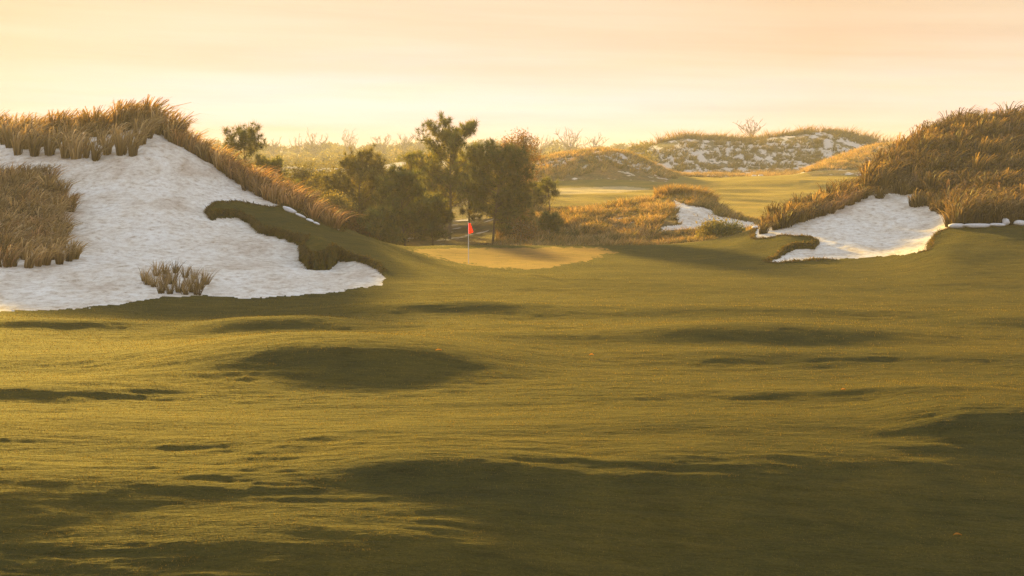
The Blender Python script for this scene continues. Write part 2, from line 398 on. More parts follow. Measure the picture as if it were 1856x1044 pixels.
piece('dune_ground', cc == 6, M_DUNESOIL, 'brown thatched ground under the dense dune grass', 'dune')
piece('far_dunes', cc == 7, M_FARDUNE, 'distant dunes with patches of white sand among grass', 'dunes')
piece('hills', cc == 8, M_HILL, 'low wooded rise fading into golden haze', 'hills')

# ------------------------------------------------------------------ plant building blocks
def blades(base, dirs, length, width, bend, nseg, colb, colt, sag=0.0, taper=.8):
    """curved ribbons. base (n,3) dirs (n,3) unit, bend (n,3) added quadratically"""
    n = len(base); T = np.linspace(0, 1, nseg + 1)
    P = base[:, None, :] + dirs[:, None, :] * (length[:, None, None] * T[None, :, None]) + bend[:, None, :] * (T ** 2)[None, :, None]
    P[:, :, 2] -= sag * (T ** 3)[None, :] * length[:, None]
    a = rng.uniform(0, 2 * np.pi, n); side = np.stack([np.cos(a), np.sin(a), np.zeros(n)], -1)
    w = width[:, None] * (1 - taper * T[None, :] ** 1.5) * .5
    Lf = P[:, :-1] - side[:, None] * w[:, :-1, None]; Rt = P[:, :-1] + side[:, None] * w[:, :-1, None]
    tip = P[:, -1:]
    Vv = np.concatenate([np.stack([Lf, Rt], 2).reshape(n, nseg * 2, 3), tip], 1)
    m = nseg * 2 + 1; off = (np.arange(n) * m)[:, None]
    quads = []
    for k in range(nseg - 1): quads.append(np.concatenate([off + 2 * k, off + 2 * k + 1, off + 2 * k + 3, off + 2 * k + 2], 1))
    tris = np.concatenate([off + 2 * nseg - 2, off + 2 * nseg - 1, off + 2 * nseg], 1)
    tt = np.concatenate([np.repeat(T[:-1], 2), [1.0]])
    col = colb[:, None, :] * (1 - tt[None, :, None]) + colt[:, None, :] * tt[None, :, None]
    polys = ([np.concatenate(quads)] if quads else []) + [tris]
    return Vv.reshape(-1, 3), polys, col.reshape(-1, 3)
def merge(parts):
    Vs, Ps, Cs = [], {}, []; o = 0
    for v, ps, c in parts:
        Vs.append(v); Cs.append(c)
        for p in ps: Ps.setdefault(p.shape[1], []).append(p + o)
        o += len(v)
    return np.concatenate(Vs), [np.concatenate(p) for p in Ps.values()], np.concatenate(Cs)
def vcol_mat(name, trans=.45, rough=.7, tgain=(1.3, 1.0, .7), spec=.15, vary=.25):
    m, nt = newmat(name)
    a = N(nt, 'ShaderNodeVertexColor', layer_name='Col').outputs[0]
    oi = N(nt, 'ShaderNodeObjectInfo'); r = ramp(nt, oi.outputs['Random'], [(0, (1 - vary, 1 - vary, 1 - vary)), (.5, (1, 1, 1)), (1, (1 + vary, 1 + vary * .8, 1 + vary * .6))])
    c = mixc(nt, 1.0, a, r, 'MULTIPLY')
    tc = mixc(nt, 1.0, c, tgain, 'MULTIPLY')
    surf(nt, c, rough, None, spec, trans=trans, tcol=tc)
    return m
M_TUFT = vcol_mat('dry_grass', .42, .6, (1.4, 1.12, .62))
M_LEAF = vcol_mat('foliage', .40, .6, (1.6, 1.45, .6))
M_BLADE = vcol_mat('turf_blades', .45, .6, (1.4, 1.1, .4), .12, 0)
m, nt = newmat('bark'); Pp = pos(nt); n1 = noise(nt, Pp, 3, 4, .6, (1, 1, .25))
surf(nt, ramp(nt, n1, [(.3, (.10, .07, .05)), (.7, (.24, .18, .13))]), .9, bump(nt, n1, .6, .05), .1); M_BARK = m
m, nt = newmat('pale_bark'); Pp = pos(nt); n1 = noise(nt, Pp, 3, 4, .6, (1, 1, .25))
surf(nt, ramp(nt, n1, [(.3, (.22, .17, .12)), (.7, (.45, .38, .3))]), .9, bump(nt, n1, .6, .05), .1); M_PBARK = m

def tussock(nb, h, tilt, sag, r0, width, lean, pal, nseg=4, bk=1.0):
    a = rng.uniform(0, 2 * np.pi, nb); rr = r0 * np.sqrt(rng.uniform(0, 1, nb))
    base = np.stack([rr * np.cos(a), rr * np.sin(a), np.full(nb, -.06)], -1)
    th = np.abs(rng.normal(0, tilt, nb)) + .03
    b = a + rng.normal(0, .5, nb)
    d = np.stack([np.sin(th) * np.cos(b), np.sin(th) * np.sin(b), np.cos(th)], -1)
    ln = h * rng.uniform(.4, 1.08, nb)
    bend = np.stack([np.cos(b), np.sin(b), np.zeros(nb)], -1) * (rng.uniform(.1, .45, nb) * ln * bk)[:, None]
    bend += np.array(lean)[None] * ln[:, None] * rng.uniform(.5, 1.3, nb)[:, None]
    k = rng.integers(0, len(pal), nb); cb = np.array([p[0] for p in pal])[k]; ct = np.array([p[1] for p in pal])[k]
    j = rng.uniform(.75, 1.25, (nb, 1)); cb = cb * j; ct = ct * j
    return blades(base, d, ln, np.full(nb, width) * rng.uniform(.7, 1.3, nb), bend, nseg, cb, ct, sag)
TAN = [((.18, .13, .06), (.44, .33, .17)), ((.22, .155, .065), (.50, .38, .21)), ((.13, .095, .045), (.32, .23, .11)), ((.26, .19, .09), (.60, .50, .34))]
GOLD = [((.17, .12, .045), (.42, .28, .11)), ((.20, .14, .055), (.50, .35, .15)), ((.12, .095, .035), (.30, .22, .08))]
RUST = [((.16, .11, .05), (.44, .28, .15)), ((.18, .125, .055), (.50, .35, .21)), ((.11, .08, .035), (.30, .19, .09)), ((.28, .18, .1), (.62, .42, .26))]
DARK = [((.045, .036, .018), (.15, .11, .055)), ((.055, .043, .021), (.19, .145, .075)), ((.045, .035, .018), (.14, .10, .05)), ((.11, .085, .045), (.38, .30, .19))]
OLIVE = [((.09, .085, .035), (.20, .19, .085)), ((.11, .095, .04), (.27, .23, .11)), ((.07, .07, .03), (.15, .15, .06))]
def protos(pal, n, nb=110, h=1.6, tilt=.26, sag=.18, r0=.16, width=.034, lean=(.22, 0, -.03), bk=1.0):
    out = []
    for i in range(n):
        v, p, c = tussock(nb, h, tilt * rng.uniform(.8, 1.25), sag, r0 * rng.uniform(.8, 1.2), width, lean, pal, bk=bk)
        out.append((v, p, c * rng.uniform(.55, 1.25)))
    return out
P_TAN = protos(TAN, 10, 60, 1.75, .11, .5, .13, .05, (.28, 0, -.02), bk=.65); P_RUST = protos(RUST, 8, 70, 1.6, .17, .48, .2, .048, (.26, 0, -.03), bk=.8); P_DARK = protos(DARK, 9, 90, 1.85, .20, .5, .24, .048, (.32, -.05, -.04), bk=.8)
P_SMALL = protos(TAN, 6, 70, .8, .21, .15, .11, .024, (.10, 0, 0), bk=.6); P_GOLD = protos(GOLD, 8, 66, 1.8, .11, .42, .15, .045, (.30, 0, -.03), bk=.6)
def as_meshes(ps, name): return [mkmesh(name, v, p, M_TUFT, c, link=False) for v, p, c in ps]
ME = {k: as_meshes(p, 'dune_grass_clump') for k, p in dict(tan=P_TAN, rust=P_RUST, dark=P_DARK, small=P_SMALL, gold=P_GOLD).items()}
ORD = ['first', 'second', 'third', 'fourth', 'fifth', 'sixth', 'seventh', 'eighth', 'ninth', 'tenth', 'eleventh', 'twelfth', 'thirteenth', 'fourteenth', 'fifteenth', 'sixteenth', 'seventeenth', 'eighteenth', 'nineteenth']
TENS = {20: 'twent', 30: 'thirt', 40: 'fort', 50: 'fift', 60: 'sixt', 70: 'sevent', 80: 'eight', 90: 'ninet'}
def ordw(n):
    if n < 20: return ORD[n - 1]
    t = n // 10 * 10; return TENS[t] + ('ieth' if n % 10 == 0 else 'y-' + ORD[n % 10 - 1])
n_clump = 0
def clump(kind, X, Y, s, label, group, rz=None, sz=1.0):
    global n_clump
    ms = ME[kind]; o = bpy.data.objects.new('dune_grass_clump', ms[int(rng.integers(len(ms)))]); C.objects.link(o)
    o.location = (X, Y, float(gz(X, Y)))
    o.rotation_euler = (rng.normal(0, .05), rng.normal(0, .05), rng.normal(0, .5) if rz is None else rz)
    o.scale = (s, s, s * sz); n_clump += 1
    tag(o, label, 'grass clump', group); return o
def to_ground(px, py, lo, hi):
    """depth where the view ray through (px,py) meets the ground between lo and hi"""
    Ds = np.arange(lo, hi, .1); y = (CY - py) / F; t = Ds / (CP + y * SP); X = (px - CX) / F * t; zz = H + t * (y * CP - SP)
    g = gz(X, Ds) - zz; k = np.argmax(g > 0) if (g > 0).any() else len(Ds) - 1
    return X[k], Ds[k]
# -- left crest, front row of single clumps
row = [(8, 262), (32, 281), (62, 283), (90, 281), (118, 287), (138, 288), (156, 286), (173, 291), (194, 280), (220, 281), (241, 283), (20, 268), (48, 270), (76, 266), (104, 268), (128, 270), (150, 266), (183, 262), (208, 258), (232, 262), (256, 262), (268, 250), (282, 243)]
row = sorted(row)
for i, (px, py) in enumerate(row):
    X, Y = to_ground(px, py, 70, 99.5)
    clump('tan', X, Y, rng.uniform(1.3, 2.1), f'{ordw(i + 1)} tan grass clump from the left in the front row on the left crest', 'tan grass clumps in the front row on the left dune crest')
# crest rows behind
k = 0
for row_i, dy in enumerate((0.0, 1.3, -1.3)):
    for px in np.arange(-20, 335, 17):
        px2 = px + rng.normal(0, 4); D0 = float(np.interp(px2, [-300, 180, 270, 330], [98, 99, 100, 98])) + dy + rng.normal(0, .3)
        X, Y = xy(px2, D0); hot = math.exp(-((px2 - 245) / 50) ** 2)
        clump('gold' if rng.random() < .6 else 'tan', X, Y, rng.uniform(1.4, 2.25) + .45 * hot, 'golden backlit grass clump in the dense tuft along the top of the left dune', 'backlit grass clumps along the top of the left dune'); k += 1
# flank band (rust coloured) running down to the right
for u in range(4):
    for px in np.arange(318, 606, 12.5 + 1.5 * u):
        px2 = px + rng.normal(0, 3)
        D0 = float(np.interp(px2, [330, 400, 450, 500, 550, 600], [98, 96, 94, 92, 89, 86])) + (-1.7, 0, 1.6, -3.4 if px2 > 450 else -2.2)[u]
        if u == 3 and px2 < 400: continue
        X, Y = xy(px2, D0)
        clump('rust' if px2 > 410 or rng.random() < .4 else 'tan', X, Y, rng.uniform(1.3, 1.85) * (1 if px2 < 560 else .75), 'rusty grass clump in the band down the right flank of the left dune', 'rusty grass clumps down the flank of the left dune')
# left lower patch
cand = []
for py in np.arange(332, 492, 15.0):
    xmax = float(np.interp(py, [330, 360, 400, 440, 492], [92, 118, 118, 124, 122]))
    for px in np.arange(-12, xmax, 20.0):
        cand.append((px + rng.normal(0, 4), py + rng.normal(0, 3)))
cand += [(122, 378), (128, 384), (136, 470), (124, 474)]
for (px, py) in cand:
    X, Y = to_ground(px, py, 52, 97)
    front = py > 462
    clump('tan' if rng.random() < .75 else 'rust', X, Y, rng.uniform(1.1, 1.5) * (.85 if front else 1), 'tan grass clump in the thick patch low on the left dune', 'tan grass clumps in the patch low on the left dune')
# small mound patch: each can be told apart
sp = [(262, 510, 'leftmost small grass clump leaning out of the round patch in the left bunker'), (280, 520, None), (292, 532, None), (284, 500, None), (300, 512, None), (299, 497, None), (318, 495, 'topmost tall small grass clump of the round patch in the left bunker'), (312, 515, None), (325, 530, None), (336, 504, None), (344, 520, None), (352, 506, None), (362, 525, None), (358, 535, None), (372, 516, 'rightmost small grass clump of the round patch in the left bunker'), (308, 533, None), (336, 534, None), (296, 522, None), (268, 516, None), (350, 530, None)]
q = 0
for (px, py, lb) in sorted(sp, key=lambda t: t[0]):
    X, Y = to_ground(px, py, 50, 80); q += 1
    clump('small', X, Y, rng.uniform(1.0, 1.35), lb or f'{ordw(q)} small grass clump from the left in the round patch in the left bunker', 'small grass clumps in the round patch in the left bunker')
print('clumps so far', n_clump)
# right dune
RD = []
for px in np.arange(1388, 2060, 15.0):
    lo, hi = [float(v) for v in (np.interp(px, [1385, 1450, 1500, 1560, 1650, 1700, 1722, 1724, 1856, 2100], [88.5, 91, 93, 97.5, 96.5, 91, 87, 81.4, 80.8, 80.8]), np.interp(px, [1385, 1450, 1500, 1560, 1600, 1650, 1700, 1856, 2100], [92, 95, 98, 102, 105, 109, 111, 113, 113]))]
    d = lo
    while d < hi + 1.5:
        RD.append((px + rng.normal(0, 4), d + rng.normal(0, .25))); d += rng.uniform(.9, 1.7) * (1 if px < 1600 else 1.15)
# clumps hanging over the sand edge, singled out
edge = [(1445, 399), (1470, 396), (1488, 390), (1505, 387), (1522, 378), (1540, 372), (1553, 366), (1566, 360), (1594, 360), (1627, 349), (1640, 352), (1655, 374), (1667, 374), (1686, 372), (1695, 382), (1708, 386), (1722, 410)]
for i, (px, py) in enumerate(edge):
    X, Y = to_ground(px, py, 75, 108)
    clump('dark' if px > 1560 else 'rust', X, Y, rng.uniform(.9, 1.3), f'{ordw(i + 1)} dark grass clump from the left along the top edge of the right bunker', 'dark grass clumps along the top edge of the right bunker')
RD.sort(key=lambda t: t[1])
vis = [t for t in RD if t[0] < 1880]
budget = max(0, 298 - n_clump)
for i, (px, d) in enumerate(vis[:budget]):
    X, Y = xy(px, d)
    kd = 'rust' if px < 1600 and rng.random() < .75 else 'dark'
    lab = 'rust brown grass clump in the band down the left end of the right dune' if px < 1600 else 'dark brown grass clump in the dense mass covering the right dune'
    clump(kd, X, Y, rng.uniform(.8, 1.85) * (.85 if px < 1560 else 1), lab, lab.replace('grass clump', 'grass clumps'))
print('clumps', n_clump, 'right total', len(RD))
def scatter(name, pts, ps, label, scale=(.8, 1.2), thin=None, group=None):
    parts = []
    for (X, Y, s) in pts:
        v, p, c = ps[int(rng.integers(len(ps)))]
        a = rng.normal(0, .5); ca, sa = math.cos(a), math.sin(a); s = s * rng.uniform(*scale)
        R = np.array([[ca, -sa, 0], [sa, ca, 0], [0, 0, 1]]); w = v @ R.T * s
        w = w + np.array([X, Y, float(gz(X, Y))]); parts.append((w, p, c * rng.uniform(.8, 1.2)))
    v, p, c = merge(parts); return tag(mkmesh(name, v, p, M_TUFT, c), label, 'dune grass', kind='stuff')
fill = []
for py in np.arange(325, 478, 13.0):
    xmax = float(np.interp(py, [330, 360, 400, 440, 492], [88, 112, 112, 118, 116]))
    for px in np.arange(-90, xmax, 19.0):
        X, Y = to_ground(px + rng.normal(0, 4), py + rng.normal(0, 3), 52, 97); fill.append((X, Y, 1.1))
scatter('dune_grass', fill, P_TAN[:3] + P_RUST[:2] + P_DARK[:2], 'thick tan grass filling the patch low on the left dune')
rest = vis[budget:] + [t for t in RD if t[0] >= 1880]
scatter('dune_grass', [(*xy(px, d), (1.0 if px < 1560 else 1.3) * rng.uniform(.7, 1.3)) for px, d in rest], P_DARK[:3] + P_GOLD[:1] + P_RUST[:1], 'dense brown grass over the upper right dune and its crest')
# ---- lower density tufts for dunes further away
def light_protos(pal, n, nb, h, tilt, width): return [tussock(nb, h, tilt, .12, .3, width, (.18, 0, 0), pal, nseg=2) for _ in range(n)]
LG = light_protos(GOLD, 4, 34, 1.1, .34, .06); LO = light_protos(OLIVE, 4, 34, 1.0, .4, .07); LT = light_protos(TAN, 4, 34, 1.0, .38, .06); LS = light_protos([((.07, .065, .04), (.17, .155, .10)), ((.10, .085, .05), (.24, .20, .13))], 4, 34, 1.0, .3, .08); LR = light_protos(RUST[:3] + OLIVE, 4, 34, .9, .4, .06)
def rand_region(n, pxr, Dr, dens=None):
    out = []
    while len(out) < n:
        px = rng.uniform(*pxr, n); d = rng.uniform(*Dr, n); X, Y = xy(px, d)
        ok = np.ones(n, bool) if dens is None else rng.random(n) < dens(px, d, X, Y)
        out += list(zip(X[ok], Y[ok]))
    return out[:n]
# mid dune (hollow edge to its crest)
def d_mid(px, d, X, Y):
    ok = ~look(SANDM, X, Y) & (d < np.interp(px, [900, 1000, 1250, 1300, 1380], [133, 133, 136, 134, 133])) & (d > np.interp(px, [900, 1200, 1300, 1385], [100, 97, 98, 104]))
    front = sstep(1195, 1225, px) * (1 - sstep(1370, 1385, px)) * (d < 117) * (d > 111)
    return ok * np.where(front > 0, .05, 1.0)
pts = rand_region(2100, (900, 1400), (96, 137), d_mid)
scatter('dune_grass', [(X, Y, .62 + .45 * float(np.clip(pnoise(X / 4, Y / 4, 8) * 1.6, -.5, 1))) for X, Y in pts], LG + LO + LO + LT, 'golden olive tufts covering the low middle dune')
pts = rand_region(130, (1190, 1290), (131.5, 135.5))
scatter('dune_grass', [(X, Y, 1.15) for X, Y in pts], LG, 'taller golden grass fringe above the small middle bunker')
# second dunes
def d_q(px, d, X, Y):
    lo = np.interp(px, [940, 1220, 1445, 1460, 1700], [224, 236, 262, 236, 236]); hi = np.interp(px, [940, 1220, 1700], [252, 258, 272])
    ok = (d > lo) & (d < hi) & ~((px > 1225) & (px < 1455)); return ok * .99
pts = rand_region(2000, (900, 1720), (222, 272), d_q)
scatter('dune_grass', [(X, Y, 1.0) for X, Y in pts], LO + LT + LO + LG, 'tufts over the second line of dunes')
pts = rand_region(700, (1210, 1470), (256, 285)) 
scatter('dune_grass', [(X, Y, .9) for X, Y in pts], LR + LT, 'reddish low grass at the foot of the far dunes')
def d_s(px, d, X, Y): return (.35 + .65 * (d > 326)) * (fbm(X / 9, Y / 9, 3, 91) > -.12)
pts = rand_region(1350, (1080, 1720), (287, 336), d_s)
scatter('dune_grass', [(X, Y, rng.uniform(.8, 1.7)) for X, Y in pts], LO + LS, 'pale tufts between the sand patches of the far dunes')
cr = [(px + rng.normal(0, 2), float(np.interp(px, [1060, 1160, 1240, 1480, 1620], [340, 330, 330, 332, 338])) + rng.normal(0, 1)) for px in np.arange(1150, 1640, 5.0) if rng.random() < .75]
scatter('dune_grass', [(*xy(a, b), rng.uniform(1.8, 3.0)) for a, b in cr], LG, 'upright grass tufts along the skyline of the far dunes')
# grass at the very left of middle distance
def d_l(px, d, X, Y): return np.ones(len(px))
pts = rand_region(900, (600, 960), (97, 112))
scatter('dune_grass', [(X, Y, .5) for X, Y in pts], LT + LO + LR, 'low dry tufts under the pines')

# ------------------------------------------------------------------ trees
def tube(path, rad, n=6):
    path = np.asarray(path, float); m = len(path); Vv = []
    for i in range(m):
        d = path[min(i + 1, m - 1)] - path[max(i - 1, 0)]; d /= np.linalg.norm(d) + 1e-9
        a = np.cross(d, [0.3, .9, .1]); a /= np.linalg.norm(a); b = np.cross(d, a)
        th = np.arange(n) * 2 * np.pi / n
        Vv.append(path[i] + rad[i] * (np.cos(th)[:, None] * a + np.sin(th)[:, None] * b))
    Vv = np.concatenate(Vv); q = []
    for i in range(m - 1):
        for j in range(n): q.append([i * n + j, i * n + (j + 1) % n, (i + 1) * n + (j + 1) % n, (i + 1) * n + j])
    return Vv, [np.array(q)], np.ones((len(Vv), 3)) * .2
def grow(p, d, ln, r, nseg, wob, up=0.0):
    pts = [np.array(p, float)]; d = np.array(d, float)
    for i in range(nseg):
        d = d + rng.normal(0, wob, 3); d[2] += up; d /= np.linalg.norm(d); pts.append(pts[-1] + d * ln / nseg)
    rad = np.linspace(r, r * .3, nseg + 1); return np.array(pts), rad
def puffs(cen, size, nn, cols, flat=.8, w=.035):
    """needle clusters round each centre"""
    n = len(cen) * nn; c = np.repeat(cen, nn, 0); d = rng.normal(0, 1, (n, 3)); d[:, 2] = d[:, 2] * flat + .35
    d /= np.linalg.norm(d, axis=1)[:, None]; s = np.repeat(size, nn)
    b = c + d * (s * .12)[:, None]; ln = s * rng.uniform(.6, 1.1, n); k = rng.integers(0, len(cols), len(cen)); col = np.repeat(np.array(cols)[k] * rng.uniform(.75, 1.3, (len(cen), 1)), nn, 0)
    return blades(b, d, ln, np.full(n, w), np.zeros((n, 3)), 1, col, col * 1.15, 0, .9)
def leaves(cen, size, nn, cols, w=.12):
    n = len(cen) * nn; c = np.repeat(cen, nn, 0) + rng.normal(0, 1, (n, 3)) * np.repeat(size, nn)[:, None] * .45
    d = rng.normal(0, 1, (n, 3)); d /= np.linalg.norm(d, axis=1)[:, None]
    k = rng.integers(0, len(cols), len(cen)); col = np.repeat(np.array(cols)[k] * rng.uniform(.7, 1.35, (len(cen), 1)), nn, 0)
    return blades(c, d, rng.uniform(.10, .24, n), np.full(n, w), np.zeros((n, 3)), 1, col, col, 0, .9)
PINEC = [(.10, .115, .045), (.14, .14, .05), (.075, .09, .035), (.19, .17, .06)]
OLV = [(.13, .12, .045), (.17, .15, .055), (.09, .085, .035), (.22, .18, .06)]
RUSTL = [(.22, .12, .05), (.28, .15, .06), (.16, .10, .045), (.14, .12, .04)]
def pine(h, w, crown_lo=.3, dens=1.0, kind='pine', cols=PINEC):
    """returns trunk parts, crown parts. height h, crown width w"""
    tp = []; cp = []
    path, rad = grow((0, 0, -.3), (0, 0, 1), h * .96, max(.07, h * .016), 10, .035, .05); tp.append(tube(path, rad, 7))
    nb = int(34 * dens * (1.3 - crown_lo)); cen = []; siz = []
    for i in range(nb):
        f = crown_lo + (1 - crown_lo) * ((i + rng.uniform(0, 1)) / nb) ** .9; j = min(int(f * 10), 9); fr = f * 10 - j
        p = path[j] * (1 - fr) + path[min(j + 1, 10)] * fr; g = (f - crown_lo) / (1 - crown_lo)
        prof = (math.sin(math.pi * min(1, .22 + g * .66)) ** .6) if kind == 'pine' else (math.sin(math.pi * min(1, .12 + g * .82)) ** .5)
        ln = w * .5 * prof * rng.uniform(.65, 1.15) + .15; a = i * 2.4 + rng.normal(0, .4); e = rng.uniform(-.1, .45) + .5 * g
        pts, r2 = grow(p, (math.cos(a) * math.cos(e), math.sin(a) * math.cos(e), math.sin(e)), ln, max(.02, rad[j] * .38), 5, .10, .06); tp.append(tube(pts, r2, 4))
        for s in range(int(4 + 3 * ln)):
            t = rng.uniform(.3, 1) ** .7 * 5; q = min(int(t), 4); b = pts[q] * (1 - (t - q)) + pts[q + 1] * (t - q)
            dd = rng.normal(0, 1, 3); dd[2] = abs(dd[2]) * .6; dd /= np.linalg.norm(dd); l2 = rng.uniform(.2, .28 + .16 * ln)
            e2 = b + dd * l2; cen.append(e2); siz.append(rng.uniform(.28, .50))
            if rng.random() < .5: tp.append(tube(np.array([b, (b + e2) / 2 + rng.normal(0, .03, 3), e2]), [.02, .014, .008], 3))
        cen.append(pts[-1]); siz.append(.6)
    cen = np.array(cen); siz = np.array(siz)
    if kind == 'pine': cp.append(puffs(cen, siz * 1.15, 52, cols, w=.045))
    elif kind == 'leafy': cp.append(leaves(cen, siz * 1.3, 26, cols, .10))
    elif kind == 'thin': cp.append(leaves(cen, siz * 1.3, 7, cols, .10))
    return tp, cp
def tree(px, D, top, wpx, label, kind='pine', crown_lo=.3, dens=1.0, cols=PINEC, group=None, bark=None, name='pine_tree', cat='tree', proto=None, sink=.0):
    X, Y = xy(px, D); g = float(gz(X, Y)); h = float(zat(top, D)) - g; w = wpx / F * D * (1.3 if kind == 'pine' else 1.1)
    e = bpy.data.objects.new(name, None); C.objects.link(e); e.location = (X, Y, g - sink); tag(e, label, cat, group)
    tp, cp = pine(h, w, crown_lo, dens, kind, cols)
    v, p, c = merge(tp); mkmesh('trunk', v, p, bark or M_BARK, c, True, e)
    v, p, c = merge(cp); mkmesh('crown', v, p, M_LEAF, c, False, e)
    return e
def bare_tree(px, D, top, wpx, label, lobes=14, group=None, name='bare_tree', leaf=.15):
    X, Y = xy(px, D); g = float(gz(X, Y)); h = float(zat(top, D)) - g; w = wpx / F * D; th = D / 1422 * .5
    e = bpy.data.objects.new(name, None); C.objects.link(e); e.location = (X, Y, g); tag(e, label, 'tree', group)
    tr, rd = grow((0, 0, -.5), (0, 0, 1), h * .45, max(h * .03, th * .7), 4, .04, .1); tw = []
    for i in range(lobes):
        j = 2 + i % 3; a = i * 2.4 + rng.normal(0, .3); e1 = rng.uniform(.65, 1.35)
        pts, r1 = grow(tr[j], (math.cos(a) * math.cos(e1), math.sin(a) * math.cos(e1), math.sin(e1)), min(h * .6, (h - tr[j][2]) / max(.5, math.sin(e1)) * .9) * rng.uniform(.7, 1), max(h * .012, th * .4), 5, .10, .05)
        pts[:, :2] = tr[j][:2] + (pts[:, :2] - tr[j][:2]) * min(1.5, (w * .5) / (h * .32)); tw.append(tube(pts, np.maximum(r1, th * .5), 3))
        for s in range(7):
            q = rng.integers(1, 6); d = rng.normal(0, 1, 3); d[2] = abs(d[2]) + .5; d /= np.linalg.norm(d)
            p2, r2 = grow(pts[q], d, h * rng.uniform(.08, .2), th * .5, 3, .2, .05); tw.append(tube(p2, np.maximum(r2, th * .36), 3))
    v, p, c = tube(tr, rd, 6); mkmesh('trunk', v, p, M_PBARK, c, True, e)
    v, p, c = merge(tw); mkmesh('crown', v, p, M_PBARK, c, False, e)
    return e
# the pines behind the green
tree(815, 122, 237, 118, 'tallest pine behind the flag with an open tufted top', crown_lo=.32, dens=1.7)
tree(893, 112, 285, 118, 'dark broad pine with a bare lower trunk right behind the flag', crown_lo=.30, dens=1.7)
tree(936, 127, 252, 80, 'rusty brown tree with a round tuft on top behind the dark pine', kind='leafy', crown_lo=.35, dens=1.2, cols=RUSTL, name='rusty_tree')
tree(652, 118, 299, 110, 'olive pine nearest the end of the rusty grass band', crown_lo=.25, dens=1.5, cols=OLV)
tree(736, 110, 322, 84, 'dark slender pine with a pale straight trunk at the edge of the green', crown_lo=.3, dens=1.5)
tree(456, 118, 243, 84, 'lone pine rising over the rusty flank grass at the left', crown_lo=.4, dens=1.1)
tree(508, 118, 290, 62, 'dark bushy pine low beside the lone pine', kind='pine', crown_lo=.3, dens=1.2)
tree(775, 128, 296, 80, 'olive pine in the shade left of the tallest pine', crown_lo=.2, dens=1.5, cols=OLV)
tree(694, 132, 318, 90, 'leafy olive tree between the two pines left of the flag', kind='leafy', crown_lo=.15, dens=1.3, cols=OLV, name='leafy_tree')
tree(590, 124, 316, 90, 'leafy olive tree behind the end of the rusty grass band', kind='leafy', crown_lo=.15, dens=1.3, cols=OLV, name='leafy_tree')
tree(548, 132, 312, 80, 'leafy olive tree just right of the dark bushy pine', kind='leafy', crown_lo=.15, dens=1.3, cols=OLV, name='leafy_tree')
tree(850, 132, 300, 90, 'dense olive pine filling the gap behind the flag', crown_lo=.15, dens=1.4, cols=OLV)
tree(606, 108, 362, 70, 'low leafy tree in front of the olive pine', kind='leafy', crown_lo=.15, dens=1.2, cols=OLV, name='leafy_tree')
tree(928, 118, 350, 56, 'short dark pine right of the broad pine', crown_lo=.15, dens=1.3)
tree(786, 113, 362, 60, 'short pine in front of the tallest pine', crown_lo=.25, dens=1.0)
tree(690, 107, 392, 60, 'low dark pine by the foot of the pale straight trunk', crown_lo=.1, dens=1.2)
tree(997, 128, 330, 24, 'thin little pine sapling before the pale far green', crown_lo=.6, dens=.35, name='pine_sapling')
tree(996, 112, 398, 34, 'small bushy sapling with a pale stem on the mid dune slope', crown_lo=.45, dens=.6, name='pine_sapling', bark=M_PBARK)
tree(945, 106, 400, 30, 'pale stemmed sapling at the right edge of the pines', kind='thin', crown_lo=.3, dens=.7, cols=RUSTL, name='sapling', bark=M_PBARK)
tree(962, 108, 408, 26, 'short pale sapling next to the golden tufts', kind='thin', crown_lo=.3, dens=.6, cols=RUSTL, name='sapling', bark=M_PBARK)
# brushy scrub in the hollow
sb = [(600, 116, 366), (752, 124, 334), (716, 118, 352), (640, 107, 392), (668, 124, 336), (560, 112, 352), (520, 130, 312), (532, 118, 345), (575, 140, 318), (612, 145, 325), (645, 150, 322), (680, 150, 316), (715, 150, 318), (752, 145, 320), (790, 150, 318), (965, 140, 330), (905, 140, 330), (690, 170, 305), (730, 170, 302), (650, 175, 310), (600, 175, 308), (555, 175, 308), (770, 170, 300)]
for i, (px, D, top) in enumerate(sb):
    rust = rng.random() < .25
    tree(px, D, top + (14 if D > 115 else 4), rng.uniform(50, 80), ('rusty' if rust else 'olive') + ' leafy bush in the thicket filling the hollow behind the green', kind='leafy', crown_lo=.05, dens=1.0, cols=RUSTL if rust else OLV, name='scrub_bush', cat='bush', group=('rusty' if rust else 'olive') + ' bushes in the thicket behind the green')
tree(1318, 101, 423, 50, 'low dark round bush in front of the middle bunker', kind='leafy', crown_lo=.02, dens=1.2, cols=PINEC, name='scrub_bush', cat='bush')
tree(1290, 102, 415, 44, 'small olive bush left of the dark round bush', kind='leafy', crown_lo=.02, dens=.9, cols=OLV, name='scrub_bush', cat='bush')
# skyline trees
bare_tree(575, 560, 237, 55, 'wide bare tree on the hazy skyline nearest the lone pine', 18)
bare_tree(634, 560, 233, 30, 'slim bare tree alone on the hazy skyline', 12)
bare_tree(543, 570, 244, 27, 'small bare tree left of the wide bare tree on the skyline', 8)
bare_tree(697, 590, 242, 50, 'bare tree on the skyline right of the slim bare tree', 14)
bare_tree(735, 590, 237, 37, 'tall bare tree on the skyline left of the tallest pine', 14)
bare_tree(765, 590, 237, 37, 'bare skyline tree just left of the tallest pine crown', 14)
bare_tree(500, 580, 250, 40, 'short bare tree on the skyline just right of the lone pine', 12)
bare_tree(980, 560, 244, 52, 'bare skyline tree right of the rusty brown tree', 14)
bare_tree(1032, 480, 230, 62, 'large leafless tree on the skyline behind the second dunes', 20)
bare_tree(1074, 470, 240, 45, 'leafless tree at the right end of the clump on the skyline', 12)
bare_tree(1117, 470, 258, 30, 'tiny bare tree at the left foot of the far dunes', 8)
bare_tree(1357, 350, 210, 67, 'lone bare tree behind the crest of the far dunes', 18)
